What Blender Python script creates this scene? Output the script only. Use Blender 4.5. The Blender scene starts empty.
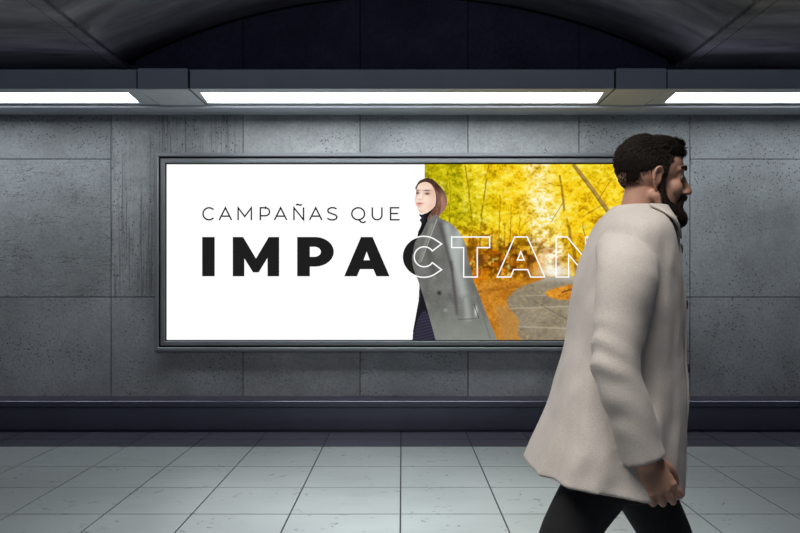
import bpy, bmesh, math, random
import numpy as np
from mathutils import Vector, Matrix, noise

S = bpy.context.scene
C = S.collection
R = math.radians
F, CX, CY, H = 757.0, 402.0, 285.0, 1.36      # focal length in px, vanishing point, eye height

# ------------------------------------------------------------------ camera
cd = bpy.data.cameras.new('camera'); cam = bpy.data.objects.new('camera', cd); C.objects.link(cam)
cam.location = (0, 0, H); cam.rotation_euler = (R(90), 0, 0)
cd.sensor_width = 36; cd.lens = F / 800 * 36
cd.shift_x = -2 / 800; cd.shift_y = 18.5 / 800
cd.clip_start = .05; cd.clip_end = 100
S.camera = cam
# ------------------------------------------------------------------ world, light, exposure
S.view_settings.view_transform = 'Standard'; S.view_settings.look = 'None'
S.view_settings.gamma = 1; S.view_settings.use_curve_mapping = False
S.view_settings.exposure = 0
w = bpy.data.worlds.new('world'); S.world = w; w.use_nodes = True
w.node_tree.nodes['Background'].inputs[0].default_value = (.10, .11, .30, 1)
w.node_tree.nodes['Background'].inputs[1].default_value = .20
STRIP, SIDE, PRINT = 12.5, 7.0, 1.0
def area(name, loc, sx, sy, power, color, rot=(0, 0, 0), spread=180):
    l = bpy.data.lights.new(name, 'AREA'); l.shape = 'RECTANGLE'; l.size = sx; l.size_y = sy
    l.energy = power; l.color = color; l.spread = R(spread)
    o = bpy.data.objects.new(name, l); C.objects.link(o); o.location = loc; o.rotation_euler = rot
    return o
# lamps added overhead, out of view, to brighten the floor and the man
area('added_fill_lamp', (0, 4.2, 3.9), 1.4, .5, 38, (.97, 1, .98), (0, 0, 0), 66)
area('added_fill_lamp', (-.5, 0.9, 3.6), 2.4, .5, 85, (1, .96, .92), (0, 0, 0), 160)

# weak lamp added out of sight above the strip lights, to brighten the vault
area('added_vault_lamp', (0, 6.62, 3.20), 9.0, .2, 1.7, (.75, .78, 1), (R(180), 0, 0), 170)

# ------------------------------------------------------------------ materials
MATS = {}
def nodes(name):
    m = bpy.data.materials.new(name); m.use_nodes = True; MATS[name] = m
    nt = m.node_tree; b = nt.nodes['Principled BSDF']
    def N(t, **k):
        n = nt.nodes.new(t)
        for a, v in k.items():
            if a in n.inputs: n.inputs[a].default_value = v
            else: setattr(n, a, v)
        return n
    return m, nt, b, N
def lnk(nt, a, b): nt.links.new(a, b)
def ramp(N, stops):
    r = N('ShaderNodeValToRGB'); e = r.color_ramp.elements
    while len(e) < len(stops): e.new(.5)
    for i, (p, c) in enumerate(stops):
        e[i].position = p; e[i].color = (c, c, c, 1) if not isinstance(c, tuple) else (*c, 1)
    return r
def coords(nt, N, scale=(1, 1, 1), rot=(0, 0, 0)):
    t = N('ShaderNodeTexCoord'); m = N('ShaderNodeMapping'); m.inputs['Scale'].default_value = scale
    m.inputs['Rotation'].default_value = rot
    lnk(nt, t.outputs['Object'], m.inputs['Vector']); return m.outputs[0]
def mixc(nt, N, blend, fac, a, b):
    m = N('ShaderNodeMix', data_type='RGBA', blend_type=blend)
    for s, v in ((m.inputs[0], fac), (m.inputs[6], a), (m.inputs[7], b)):
        if isinstance(v, (int, float)): s.default_value = v
        elif isinstance(v, tuple): s.default_value = (*v, 1)
        else: lnk(nt, v, s)
    return m.outputs[2]
def simple(name, col, rough=.5, metal=0, nscale=0, namp=.1, bump=0, bscale=200, spec=.5):
    m, nt, b, N = nodes(name)
    b.inputs['Roughness'].default_value = rough; b.inputs['Metallic'].default_value = metal
    b.inputs['Specular IOR Level'].default_value = spec
    v = coords(nt, N)
    n = N('ShaderNodeTexNoise', Scale=nscale or 8, Detail=5); lnk(nt, v, n.inputs['Vector'])
    r = ramp(N, [(.3, 1 - namp), (.7, 1.0)]); lnk(nt, n.outputs[0], r.inputs[0])
    lnk(nt, mixc(nt, N, 'MULTIPLY', 1.0, col, r.outputs[0]), b.inputs['Base Color'])
    if bump:
        n2 = N('ShaderNodeTexNoise', Scale=bscale, Detail=3); lnk(nt, v, n2.inputs['Vector'])
        bp = N('ShaderNodeBump', Strength=bump, Distance=.01); lnk(nt, n2.outputs[0], bp.inputs['Height'])
        lnk(nt, bp.outputs[0], b.inputs['Normal'])
    return m
def concrete(name, base, kind, seed=0., dens=.5):
    """kind: 'pit' scattered pores, 'row' pores strung out in level rows, 'board' upright board marks"""
    m, nt, b, N = nodes(name)
    b.inputs['Roughness'].default_value = .75; b.inputs['Specular IOR Level'].default_value = .35
    t = N('ShaderNodeTexCoord'); mp = N('ShaderNodeMapping'); mp.inputs['Location'].default_value = (seed, seed * .7, seed * 1.3)
    lnk(nt, t.outputs['Object'], mp.inputs[0]); v = mp.outputs[0]
    def sc(x, y, z):
        q = N('ShaderNodeMapping'); q.inputs['Scale'].default_value = (x, y, z); lnk(nt, v, q.inputs[0]); return q.outputs[0]
    big = N('ShaderNodeTexNoise', Scale=1.3, Detail=6, Roughness=.6); lnk(nt, v, big.inputs['Vector'])
    rb = ramp(N, [(.3, .62), (.7, 1.12)]); lnk(nt, big.outputs[0], rb.inputs[0])
    fine = N('ShaderNodeTexNoise', Scale=38, Detail=6, Roughness=.75); lnk(nt, v, fine.inputs['Vector'])
    rf = ramp(N, [(.25, .68), (.75, 1.18)]); lnk(nt, fine.outputs[0], rf.inputs[0])
    col = mixc(nt, N, 'MULTIPLY', 1., base, rb.outputs[0]); col = mixc(nt, N, 'MULTIPLY', 1., col, rf.outputs[0])
    # pores
    st = {'pit': (32, 30, 34), 'row': (26, 28, 56), 'board': (44, 28, 22)}[kind]
    wv = N('ShaderNodeTexNoise', Scale=9, Detail=3); lnk(nt, v, wv.inputs['Vector'])
    ad = N('ShaderNodeVectorMath', operation='MULTIPLY_ADD'); lnk(nt, wv.outputs['Color'], ad.inputs[0])
    ad.inputs[1].default_value = (1.6, 1.6, 1.6); lnk(nt, sc(*st), ad.inputs[2])
    vo = N('ShaderNodeTexVoronoi', Scale=1.0); lnk(nt, ad.outputs[0], vo.inputs['Vector'])
    pr = ramp(N, [(.14, 1.), (.27, 0.)]); lnk(nt, vo.outputs['Distance'], pr.inputs[0])
    # where pores gather
    mk = {'pit': (1.5, 1.5, 2), 'row': (1.1, 1, 6.5), 'board': (6, 1, 1.2)}[kind]
    mn = N('ShaderNodeTexNoise', Scale=1, Detail=5, Roughness=.65); lnk(nt, sc(*mk), mn.inputs['Vector'])
    mr = ramp(N, [(dens - .06, 0.), (dens + .08, 1.)]); lnk(nt, mn.outputs[0], mr.inputs[0])
    mu = N('ShaderNodeMath', operation='MULTIPLY'); lnk(nt, pr.outputs[0], mu.inputs[0]); lnk(nt, mr.outputs[0], mu.inputs[1])
    pore = mu.outputs[0]
    if kind != 'pit':
        sx = {'row': (9, 1, 70), 'board': (75, 1, 1.5)}[kind]
        sn = N('ShaderNodeTexNoise', Scale=1, Detail=5, Roughness=.62, Distortion=.5); lnk(nt, sc(*sx), sn.inputs['Vector'])
        sr = ramp(N, [(.55, 0.), (.66, 1.)] if kind == 'row' else [(.5, 0.), (.62, 1.)]); lnk(nt, sn.outputs[0], sr.inputs[0])
        m3 = N('ShaderNodeMath', operation='MULTIPLY'); lnk(nt, sr.outputs[0], m3.inputs[0]); lnk(nt, mr.outputs[0], m3.inputs[1])
        m4 = N('ShaderNodeMath', operation='MULTIPLY'); lnk(nt, m3.outputs[0], m4.inputs[0]); m4.inputs[1].default_value = .55
        mx = N('ShaderNodeMath', operation='MAXIMUM'); lnk(nt, m4.outputs[0], mx.inputs[0]); lnk(nt, pore, mx.inputs[1]); pore = mx.outputs[0]
    col = mixc(nt, N, 'MIX', pore, col, tuple(c * .16 for c in base))
    lnk(nt, col, b.inputs['Base Color'])
    sub = N('ShaderNodeMath', operation='MULTIPLY_ADD'); lnk(nt, pore, sub.inputs[0]); sub.inputs[1].default_value = -1.
    lnk(nt, fine.outputs[0], sub.inputs[2])
    bp = N('ShaderNodeBump', Strength=.5, Distance=.006); lnk(nt, sub.outputs[0], bp.inputs['Height']); lnk(nt, bp.outputs[0], b.inputs['Normal'])
    return m
CB = (.38, .405, .42)
concrete('concrete_pores', CB, 'pit', 3.1, .45)
concrete('concrete_rows', CB, 'row', 7.7, .42)
concrete('concrete_boards', (.40, .42, .435), 'board', 1.7, .42)
concrete('concrete_plain', (.40, .42, .43), 'pit', 12.3, .51)
concrete('concrete_unlit', (.16, .16, .25), 'pit', 5.3, .6)  # wall above the strip lights: lack of light put into a darker, bluer concrete
simple('joint', (.012, .014, .02), .8)
simple('strip_metal', (.52, .56, .60), .6, .1, 3, .12)
simple('strip_front', (.46, .50, .60), .5, .1, 2, .1)
simple('frame_metal', (.29, .31, .325), .38, .5, 5, .1)
simple('frame_gap', (.008, .008, .012), .6)
simple('ledge_metal', (.13, .135, .18), .30, .7, 3, .12)
simple('ledge_cap', (.09, .085, .13), .35, .6, 3, .12)
def vault_mat():
    m, nt, b, N = nodes('vault_plaster'); b.inputs['Roughness'].default_value = .85
    n = N('ShaderNodeTexNoise', Scale=1, Detail=7, Roughness=.6, Distortion=.3); lnk(nt, coords(nt, N, (.7, 3.2, 2.)), n.inputs['Vector'])
    r = ramp(N, [(.3, (.12, .12, .135)), (.7, (.50, .49, .50))]); lnk(nt, n.outputs[0], r.inputs[0]); lnk(nt, r.outputs[0], b.inputs['Base Color'])
    bp = N('ShaderNodeBump', Strength=.35, Distance=.02); lnk(nt, n.outputs[0], bp.inputs['Height']); lnk(nt, bp.outputs[0], b.inputs['Normal'])
vault_mat()
def tile_mat(name, base):
    m, nt, b, N = nodes(name)
    b.inputs['Specular IOR Level'].default_value = .5
    v = coords(nt, N)
    big = N('ShaderNodeTexNoise', Scale=1.1, Detail=5); lnk(nt, v, big.inputs['Vector'])
    rb = ramp(N, [(.3, .86), (.7, 1.05)]); lnk(nt, big.outputs[0], rb.inputs[0])
    st = N('ShaderNodeTexNoise', Scale=1, Detail=5, Roughness=.6); lnk(nt, coords(nt, N, (2, 26, 1)), st.inputs['Vector'])
    rs = ramp(N, [(.3, .92), (.7, 1.04)]); lnk(nt, st.outputs[0], rs.inputs[0])
    col = mixc(nt, N, 'MULTIPLY', 1., base, rb.outputs[0]); col = mixc(nt, N, 'MULTIPLY', 1., col, rs.outputs[0])
    # chips and scuffs
    wv = N('ShaderNodeTexNoise', Scale=7, Detail=4); lnk(nt, v, wv.inputs['Vector'])
    ad = N('ShaderNodeVectorMath', operation='MULTIPLY_ADD'); lnk(nt, wv.outputs['Color'], ad.inputs[0])
    ad.inputs[1].default_value = (2.2, 2.2, 0); lnk(nt, coords(nt, N, (8, 11, 1)), ad.inputs[2])
    vo = N('ShaderNodeTexVoronoi', Scale=1, voronoi_dimensions='2D'); lnk(nt, ad.outputs[0], vo.inputs['Vector'])
    pr = ramp(N, [(.05, 1.), (.14, 0.)]); lnk(nt, vo.outputs['Distance'], pr.inputs[0])
    mn = N('ShaderNodeTexNoise', Scale=3.1, Detail=3); lnk(nt, v, mn.inputs['Vector'])
    mr = ramp(N, [(.50, 0.), (.57, .9)]); lnk(nt, mn.outputs[0], mr.inputs[0])
    mu = N('ShaderNodeMath', operation='MULTIPLY'); lnk(nt, pr.outputs[0], mu.inputs[0]); lnk(nt, mr.outputs[0], mu.inputs[1])
    col = mixc(nt, N, 'MIX', mu.outputs[0], col, tuple(c * .25 for c in base))
    lnk(nt, col, b.inputs['Base Color'])
    rr = ramp(N, [(.3, .30), (.7, .46)]); lnk(nt, st.outputs[0], rr.inputs[0]); lnk(nt, rr.outputs[0], b.inputs['Roughness'])
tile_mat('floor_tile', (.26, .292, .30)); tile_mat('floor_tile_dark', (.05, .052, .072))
def emis(name, col=None, strength=1., attr=None):
    m = bpy.data.materials.new(name); m.use_nodes = True; MATS[name] = m; nt = m.node_tree; nt.nodes.clear()
    e = nt.nodes.new('ShaderNodeEmission'); o = nt.nodes.new('ShaderNodeOutputMaterial')
    e.inputs[1].default_value = strength
    if attr:
        a = nt.nodes.new('ShaderNodeVertexColor'); a.layer_name = attr; nt.links.new(a.outputs[0], e.inputs[0])
    else: e.inputs[0].default_value = (*col, 1)
    nt.links.new(e.outputs[0], o.inputs[0]); return m
emis('tube_light', (.95, .98, 1.), STRIP); emis('tube_light_dim', (.93, .97, 1.), SIDE)
emis('backlit_white', (1, 1, 1), 1.03 * PRINT); emis('backlit_black', (.0135, .0135, .0135), PRINT)
emis('backlit_print', None, PRINT, 'print')
simple('skin', (.56, .31, .215), .5, 0, 30, .15, .08, 400)
simple('eye_white', (.75, .72, .68), .2); simple('iris', (.05, .03, .02), .15)
simple('hair', (.022, .015, .011), .7, 0, 40, .4, spec=.2)
simple('beard', (.026, .016, .011), .7, 0, 60, .4, spec=.2)
simple('trousers', (.012, .012, .014), .8, 0, 30, .25, .3, 700)
simple('shoe', (.02, .015, .012), .35)
simple('shirt', (.02, .02, .022), .85, 0, 30, .2, .3, 500)
simple('horn', (.06, .045, .035), .35)
def wool():
    m, nt, b, N = nodes('coat_wool'); b.inputs['Roughness'].default_value = .95; b.inputs['Specular IOR Level'].default_value = .15
    b.inputs['Sheen Weight'].default_value = .25; b.inputs['Sheen Roughness'].default_value = .5
    v = coords(nt, N)
    n = N('ShaderNodeTexNoise', Scale=5, Detail=6); lnk(nt, v, n.inputs['Vector'])
    r = ramp(N, [(.3, (.60, .55, .50)), (.7, (.73, .67, .61))]); lnk(nt, n.outputs[0], r.inputs[0])
    f = N('ShaderNodeTexNoise', Scale=260, Detail=4, Roughness=.8); lnk(nt, v, f.inputs['Vector'])
    rf = ramp(N, [(.3, .82), (.7, 1.08)]); lnk(nt, f.outputs[0], rf.inputs[0])
    lnk(nt, mixc(nt, N, 'MULTIPLY', 1., r.outputs[0], rf.outputs[0]), b.inputs['Base Color'])
    bp = N('ShaderNodeBump', Strength=.35, Distance=.004); lnk(nt, f.outputs[0], bp.inputs['Height']); lnk(nt, bp.outputs[0], b.inputs['Normal'])
wool()

# ------------------------------------------------------------------ helpers
def obj(name, me, mats=(), parent=None, smooth=False, bevel=0):
    if isinstance(me, bmesh.types.BMesh):
        bm = me; me = bpy.data.meshes.new(name); bm.normal_update(); bm.to_mesh(me); bm.free()
    o = bpy.data.objects.new(name, me); C.objects.link(o)
    if isinstance(mats, str): mats = [mats]
    for m in mats:
        if not any(x == MATS[m] for x in me.materials): me.materials.append(MATS[m])
    if parent: o.parent = parent
    if smooth: me.polygons.foreach_set('use_smooth', [True] * len(me.polygons))
    if bevel:
        b = o.modifiers.new('bevel', 'BEVEL'); b.width = bevel; b.segments = 2; b.limit_method = 'ANGLE'
    return o
def empty(name, loc, label, cat, group=None):
    o = bpy.data.objects.new(name, None); C.objects.link(o); o.location = loc; o.empty_display_size = .1
    o['label'] = label; o['category'] = cat
    if group: o['group'] = group
    return o
def struct(o): o['kind'] = 'structure'; return o
def box(bm, x0, x1, y0, y1, z0, z1, mi=0):
    vs = [bm.verts.new((x, y, z)) for x in (x0, x1) for y in (y0, y1) for z in (z0, z1)]
    for q in ((0, 1, 3, 2), (4, 6, 7, 5), (0, 4, 5, 1), (2, 3, 7, 6), (0, 2, 6, 4), (1, 5, 7, 3)):
        f = bm.faces.new([vs[i] for i in q]); f.material_index = mi
def prism_x(bm, prof, x0, x1, mi=0):
    """extrude a y/z profile along x"""
    a = [bm.verts.new((x0, y, z)) for y, z in prof]; b = [bm.verts.new((x1, y, z)) for y, z in prof]; n = len(prof)
    for i in range(n): bm.faces.new((a[i], b[i], b[(i + 1) % n], a[(i + 1) % n])).material_index = mi
    bm.faces.new(a[::-1]).material_index = mi; bm.faces.new(b).material_index = mi
def fixn(bm): bmesh.ops.recalc_face_normals(bm, faces=bm.faces[:])
WY = 7.3                                            # the wall's face
def wx(px, d=WY): return (px - CX) * d / F
def wz(py, d=WY): return H + (CY - py) * d / F

# ------------------------------------------------------------------ wall
bm = bmesh.new(); g = .0045
cols = [-9.0, -5.6, wx(111), wx(243), wx(360), wx(468), wx(579), wx(690), 5.7, 9.0]
mats = ['concrete_pores', 'concrete_rows', 'concrete_boards', 'concrete_plain', 'concrete_unlit', 'joint']
zr0, z297, z159, ztop = 0.0, wz(297), wz(159), 3.02
pm = {0: (1, 1, 1), 1: (0, 1, 0), 2: (0, 2, 2), 3: (3, 3, 0), 4: (0, 0, 0), 5: (3, 3, 3), 6: (0, 0, 0), 7: (0, 0, 0), 8: (0, 3, 3)}
for i in range(9):
    x0, x1 = cols[i] + g, cols[i + 1] - g
    rows = [(zr0, z297), (z297, z159), (z159, ztop)] if i in (0, 1, 7, 8) else [(zr0, z297), (z297, ztop)]
    for k, (a, b) in enumerate(rows): box(bm, x0, x1, WY, WY + .05, a + g, b - g, pm[i][k])
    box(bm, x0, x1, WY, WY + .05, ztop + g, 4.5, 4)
box(bm, -9, 9, WY + .012, WY + .3, 0, 4.5, 5)
struct(obj('wall_back', bm, mats))

# ------------------------------------------------------------------ floor
bm = bmesh.new()
jx = [-377, -313, -251, -191, -135, -72, -1, 64, 120, 190, 250, 300, 356]
jx = [v * 7.0 / F for v in jx]
while jx[0] > -9: jx.insert(0, jx[0] - .57)
while jx[-1] < 9: jx.append(jx[-1] + .55)
jy = [7.3, 6.685, 6.375, 5.675, 5.09, 4.496]
while jy[-1] > -6: jy.append(jy[-1] - .59)
rnd = random.Random(4)
for i in range(len(jx) - 1):
    for j in range(len(jy) - 1):
        gg = .0048
        zz = -.0006 * rnd.random()
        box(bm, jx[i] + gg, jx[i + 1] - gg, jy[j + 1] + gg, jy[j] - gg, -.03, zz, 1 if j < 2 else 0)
box(bm, jx[0], jx[-1], jy[-1], 7.6, -.08, -.006, 2)
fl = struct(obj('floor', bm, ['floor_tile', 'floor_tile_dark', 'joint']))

# ------------------------------------------------------------------ ledge along the wall foot
bm = bmesh.new()
prism_x(bm, [(7.03, 0), (7.03, .018), (7.0, .024), (7.0, .222), (7.012, .226), (7.012, .234), (6.995, .238), (6.995, .283), (6.999, .287), (WY - .012, .287), (WY - .012, .262), (WY, .262), (WY, 0)], -9, 9, 0)
fixn(bm); struct(obj('baseboard_back', bm, ['ledge_metal']))
bm = bmesh.new()
for a, b in zip([-9, -6.4, -4.15, -1.75, .85, 3.3, 5.9], [-6.4, -4.15, -1.75, .85, 3.3, 5.9, 9]):
    box(bm, a + .004, b - .004, 7.02, WY - .03, .287, .291)
struct(obj('trim_1', bm, ['ledge_cap']))

# ------------------------------------------------------------------ vaulted ceiling
SX, SZ, AP = 2.6, wz(68), wz(3)
sag = AP - SZ; RR = (SX * SX + sag * sag) / (2 * sag)
def arc(r_off=0, n=48, half=SX):
    a = math.asin(half / RR); cz = AP - RR
    return [((RR + r_off) * math.sin(-a + 2 * a * i / n), cz + (RR + r_off) * math.cos(-a + 2 * a * i / n)) for i in range(n + 1)]
bm = bmesh.new()
def vault(y0, y1, r0, r1, mi=0):
    A, B = arc(r0), arc(r1); n = len(A)
    V = [[bm.verts.new((x, y, z)) for x, z in P] for P in (A, B) for y in (y0, y1)]
    for i in range(n - 1):
        for p, q in ((0, 1), (2, 3), (0, 2), (1, 3)):
            f = bm.faces.new((V[p][i], V[p][i + 1], V[q][i + 1], V[q][i])); f.material_index = mi; f.smooth = p in (0, 2) and q == p + 1
    for i in (0, n - 1): bm.faces.new([V[k][i] for k in (0, 1, 3, 2)]).material_index = mi
yy = [-6, -3.2, -.6, 2.0, 4.6, 7.12]
for a, b in zip(yy, yy[1:]): vault(a + .005, b - .005, 0, .12)
vault(7.12, WY, .05, .17, 1)
for s in (-1, 1):
    for a, b in ((SX, SX + .14),):
        box(bm, *sorted((s * (a + .03), s * b)), -6, WY, SZ - .012, SZ + .2, 0)
    box(bm, *sorted((s * (SX + .165), s * 5.2)), -6, WY, SZ, SZ + .2, 0)
    box(bm, *sorted((s * 5.21, s * 9.0)), -6, WY, SZ, SZ + .2, 0)
    box(bm, *sorted((s * (SX - .03), s * (SX + .2))), -6, WY, SZ + .03, SZ + .1, 1)
fixn(bm)
struct(obj('ceiling', bm, ['vault_plaster', 'joint']))

# ------------------------------------------------------------------ strip lights under the ceiling
YF, ZT, ZB = 6.33, 3.16, 3.0                       # front face, top, underside
ly0, ly1 = 6.455, 6.82
bm = bmesh.new()
box(bm, -9, 9, 6.90, WY, ZB, ZB + .06); box(bm, -9, 9, 6.897, 6.903, ZB - .022, ZB + .05)  # soffit, plus a thin hanging lip added to shade the wall top
struct(obj('trim_2', bm, ['strip_metal']))
def fixture(x0, x1, label, ml=.115, mr=.115, fl=-.03, glow='tube_light_dim'):
    t = empty('strip_light', ((x0 + x1) / 2, YF, ZB), label, 'light', 'long strip lights along the wall')
    cx, cy, cz = t.location; L = (x1 - x0) / 2 - .004
    bm = bmesh.new()
    box(bm, -L, L, 0, .008, 0, ZT - ZB, 0)
    box(bm, -L, L, .008, 6.895 - cy, ZT - ZB - .01, ZT - ZB, 0)
    box(bm, -L, L, 6.880 - cy, 6.895 - cy, 0, ZT - ZB, 0); box(bm, -L, -L + .01, .008, 6.88 - cy, .012, ZT - ZB - .01, 0); box(bm, L - .01, L, .008, 6.88 - cy, .012, ZT - ZB - .01, 0)
    # underside plate around the opening, mitred ends following the blocks
    o = [(-L, .008), (L, .008), (L, 6.895 - cy), (-L, 6.895 - cy)]; i_ = [(-L + ml, ly0 - cy), (L - mr, ly0 - cy), (L - mr + fl, ly1 - cy), (-L + ml - fl, ly1 - cy)]
    top = .012
    for k in range(4):
        q = (k + 1) % 4; P = [o[k], o[q], i_[q], i_[k]]
        a = [bm.verts.new((x, y, 0)) for x, y in P]; b = [bm.verts.new((x, y, top)) for x, y in P]
        bm.faces.new(a).material_index = 1; bm.faces.new(b).material_index = 1
        for e in range(4): bm.faces.new((a[e], a[(e + 1) % 4], b[(e + 1) % 4], b[e])).material_index = 1
    fixn(bm)
    obj('housing', bm, ['strip_front', 'strip_metal'], t)
    bm = bmesh.new(); box(bm, -L + ml - .03, L - mr + .03, ly0 - cy, ly1 - cy, .0125, .02)
    obj('diffuser', bm, [glow], t)['label'] = 'glowing white diffuser panel'
    bm = bmesh.new(); box(bm, -L, L, -.004, .0, ZT - ZB - .012, ZT - ZB); box(bm, -L, L, -.004, 0, 0, .01)
    obj('edge_trim', bm, ['strip_metal'], t)
    return t
def block(x0, x1, label):
    t = empty('light_joint_cover', ((x0 + x1) / 2, YF, ZB), label, 'cover', 'joint covers between strip lights')
    L = (x1 - x0) / 2 - .012
    bm = bmesh.new(); box(bm, -L, L, -.022, .30, -.004, ZT - ZB + .006); obj('front_box', bm, ['strip_front'], t, bevel=.003)
    bm = bmesh.new(); box(bm, -L, L, .30, 6.895 - YF, -.004, .05); box(bm, -L, L, -.018, .301, -.008, -.0045); obj('underside_plate', bm, ['strip_metal'], t)
    bm = bmesh.new(); W = (x1 - x0) / 2 + .004; box(bm, -W, W, .012, 6.895 - YF, .051, .06); [box(bm, *sorted((k * (L + .001), k * (W + .0))), -.002, 6.895 - YF, .004, ZT - ZB - .012) for k in (-1, 1)]; obj('gap_light_block', bm, ['frame_gap'], t)['label'] = 'black filler added in the gaps against light leaks'  # black boxes added in the gaps to stop light leaking through
b0, b1 = wx(613, YF) + .012, wx(667, YF)
fixture(-b0, b0, 'long white strip light right above the billboard, between two joint covers', .055, .055, .03, 'tube_light')
fixture(b1, b1 + 3.56, 'strip light reaching out of the picture on the right, above the walking man')
fixture(-b1 - 3.56, -b1, 'strip light reaching out of the picture on the left, above bare concrete')
block(b0, b1, "grey metal joint cover between strip lights, above the walking man's head")
block(-b1, -b0, 'grey metal joint cover between strip lights, above the left edge of the billboard')

# ------------------------------------------------------------------ billboard
SY = 7.272                                          # face of the backlit sheet
PX = lambda px: (px - CX) * SY / F
PZ = lambda py: H + (CY - py) * SY / F
L0, R0, T0, B0 = 155.5, 648.5, 153.2, 351.0
bb = empty('billboard', (0, WY, PZ(252)), 'wide backlit advertising billboard in a dark metal frame, with a woman in an autumn forest', 'billboard')
bo = bb.location
def loc(v): return Vector(v) - bo
def rect_sweep(prof, mi_of):
    """prof: (inset px, y) points from the wall outwards and back in"""
    bm = bmesh.new(); rings = []
    for ins, y in prof:
        k = F / y
        x0, x1, z1, z0 = PX(L0 + ins), PX(R0 - ins), PZ(T0 + ins), PZ(B0 - ins)
        rings.append([bm.verts.new(loc(p)) for p in ((x0, y, z0), (x1, y, z0), (x1, y, z1), (x0, y, z1))])
    for a in range(len(rings) - 1):
        for i in range(4):
            bm.faces.new((rings[a][i], rings[a][(i + 1) % 4], rings[a + 1][(i + 1) % 4], rings[a + 1][i])).material_index = mi_of(a)
    fixn(bm); return bm
o = obj('outer_frame', rect_sweep([(0, WY), (0, 7.244), (.7, 7.238), (3.2, 7.238), (3.8, 7.244), (3.8, 7.28)], lambda a: 0), ['frame_metal'], bb)
obj('frame_groove', rect_sweep([(3.8, 7.268), (5.6, 7.268)], lambda a: 0), ['frame_gap'], bb)
obj('inner_frame', rect_sweep([(5.6, 7.28), (5.6, 7.252), (6.2, 7.246), (9.2, 7.246), (9.9, 7.250), (10.6, 7.262), (11.2, 7.272), (11.8, 7.276)], lambda a: 1 if a >= 4 else 0), ['frame_metal', 'frame_gap'], bb)
sx0, sx1, sz1, sz0 = 166.8, 637.2, 165.0, 339.0
bm = bmesh.new(); box(bm, *[PX(v) - bo.x for v in (sx0 - 1, sx1 + 1)], SY - bo.y, WY - .012 - bo.y, PZ(sz0 + 1) - bo.z, PZ(sz1 - 1) - bo.z)
obj('light_sheet', bm, ['backlit_white'], bb)['label'] = 'glowing white sheet'

# ---- painted pictures as colour per vertex of a fine grid
rng = np.random.default_rng(7)
def lin(c): c = np.clip(c / 255., 0, 1); return np.where(c <= .04045, c / 12.92, ((c + .055) / 1.055) ** 2.4)
def vnoise(X, Y, sx, sy, seed):
    """value noise at coordinates (px) with cell size sx, sy"""
    r = np.random.default_rng(seed); G = r.random((256, 256))
    u, v = X / sx + 40, Y / sy + 40; i, j = np.floor(u).astype(int), np.floor(v).astype(int); fu, fv = u - i, v - j
    fu = fu * fu * (3 - 2 * fu); fv = fv * fv * (3 - 2 * fv)
    g = lambda a, b: G[b % 256, a % 256]
    return (g(i, j) * (1 - fu) + g(i + 1, j) * fu) * (1 - fv) + (g(i, j + 1) * (1 - fu) + g(i + 1, j + 1) * fu) * fv
def sst(a, b, x): t = np.clip((x - a) / (b - a), 0, 1); return t * t * (3 - 2 * t)
def blend(img, mask, col): return img * (1 - mask[..., None]) + np.asarray(col, float) * mask[..., None]
def seg(X, Y, x0, y0, x1, y1, w0, w1):
    dx, dy = x1 - x0, y1 - y0; t = np.clip(((X - x0) * dx + (Y - y0) * dy) / (dx * dx + dy * dy), 0, 1)
    d = np.hypot(X - x0 - t * dx, Y - y0 - t * dy); return 1 - sst(-.35, .35, d - (w0 + (w1 - w0) * t) / 2)
def sseg(X, Y, x0, y0, x1, y1, w0, w1, k=1.):
    dx, dy = x1 - x0, y1 - y0; t = np.clip(((X - x0) * dx + (Y - y0) * dy) / (dx * dx + dy * dy), 0, 1)
    d = np.hypot(X - x0 - t * dx, Y - y0 - t * dy); return np.exp(-(d / ((w0 + (w1 - w0) * t) / 2)) ** 2 * k)
def inpoly(X, Y, P):
    r = np.zeros(X.shape, bool); n = len(P)
    for i in range(n):
        (xa, ya), (xb, yb) = P[i], P[(i + 1) % n]
        if ya == yb: continue
        c = (ya > Y) != (yb > Y); r ^= c & (X < (xb - xa) * (Y - ya) / (yb - ya) + xa)
    return r
def spl(P, n=6, closed=True):
    out = []; m = len(P)
    for i in range(m if closed else m - 1):
        p0, p1, p2, p3 = (np.array(P[(i + k) % m] if closed else P[min(max(i + k, 0), m - 1)], float) for k in (-1, 0, 1, 2))
        for k in range(n):
            t = k / n; out.append(tuple(.5 * ((2 * p1) + (-p0 + p2) * t + (2 * p0 - 5 * p1 + 4 * p2 - p3) * t * t + (-p0 + 3 * p1 - 3 * p2 + p3) * t ** 3)))
    return out
def soft(X, Y, P, s=.5):
    """antialiased polygon mask"""
    m = np.zeros(X.shape)
    for a, b in ((-.25, -.25), (.25, -.25), (-.25, .25), (.25, .25), (0, 0)): m += inpoly(X + a * s, Y + b * s, P)
    return m / 5
def blob(X, Y, cx, cy, rx, ry, e=1.): return np.exp(-(((X - cx) / rx) ** 2 + ((Y - cy) / ry) ** 2) * e)

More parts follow.
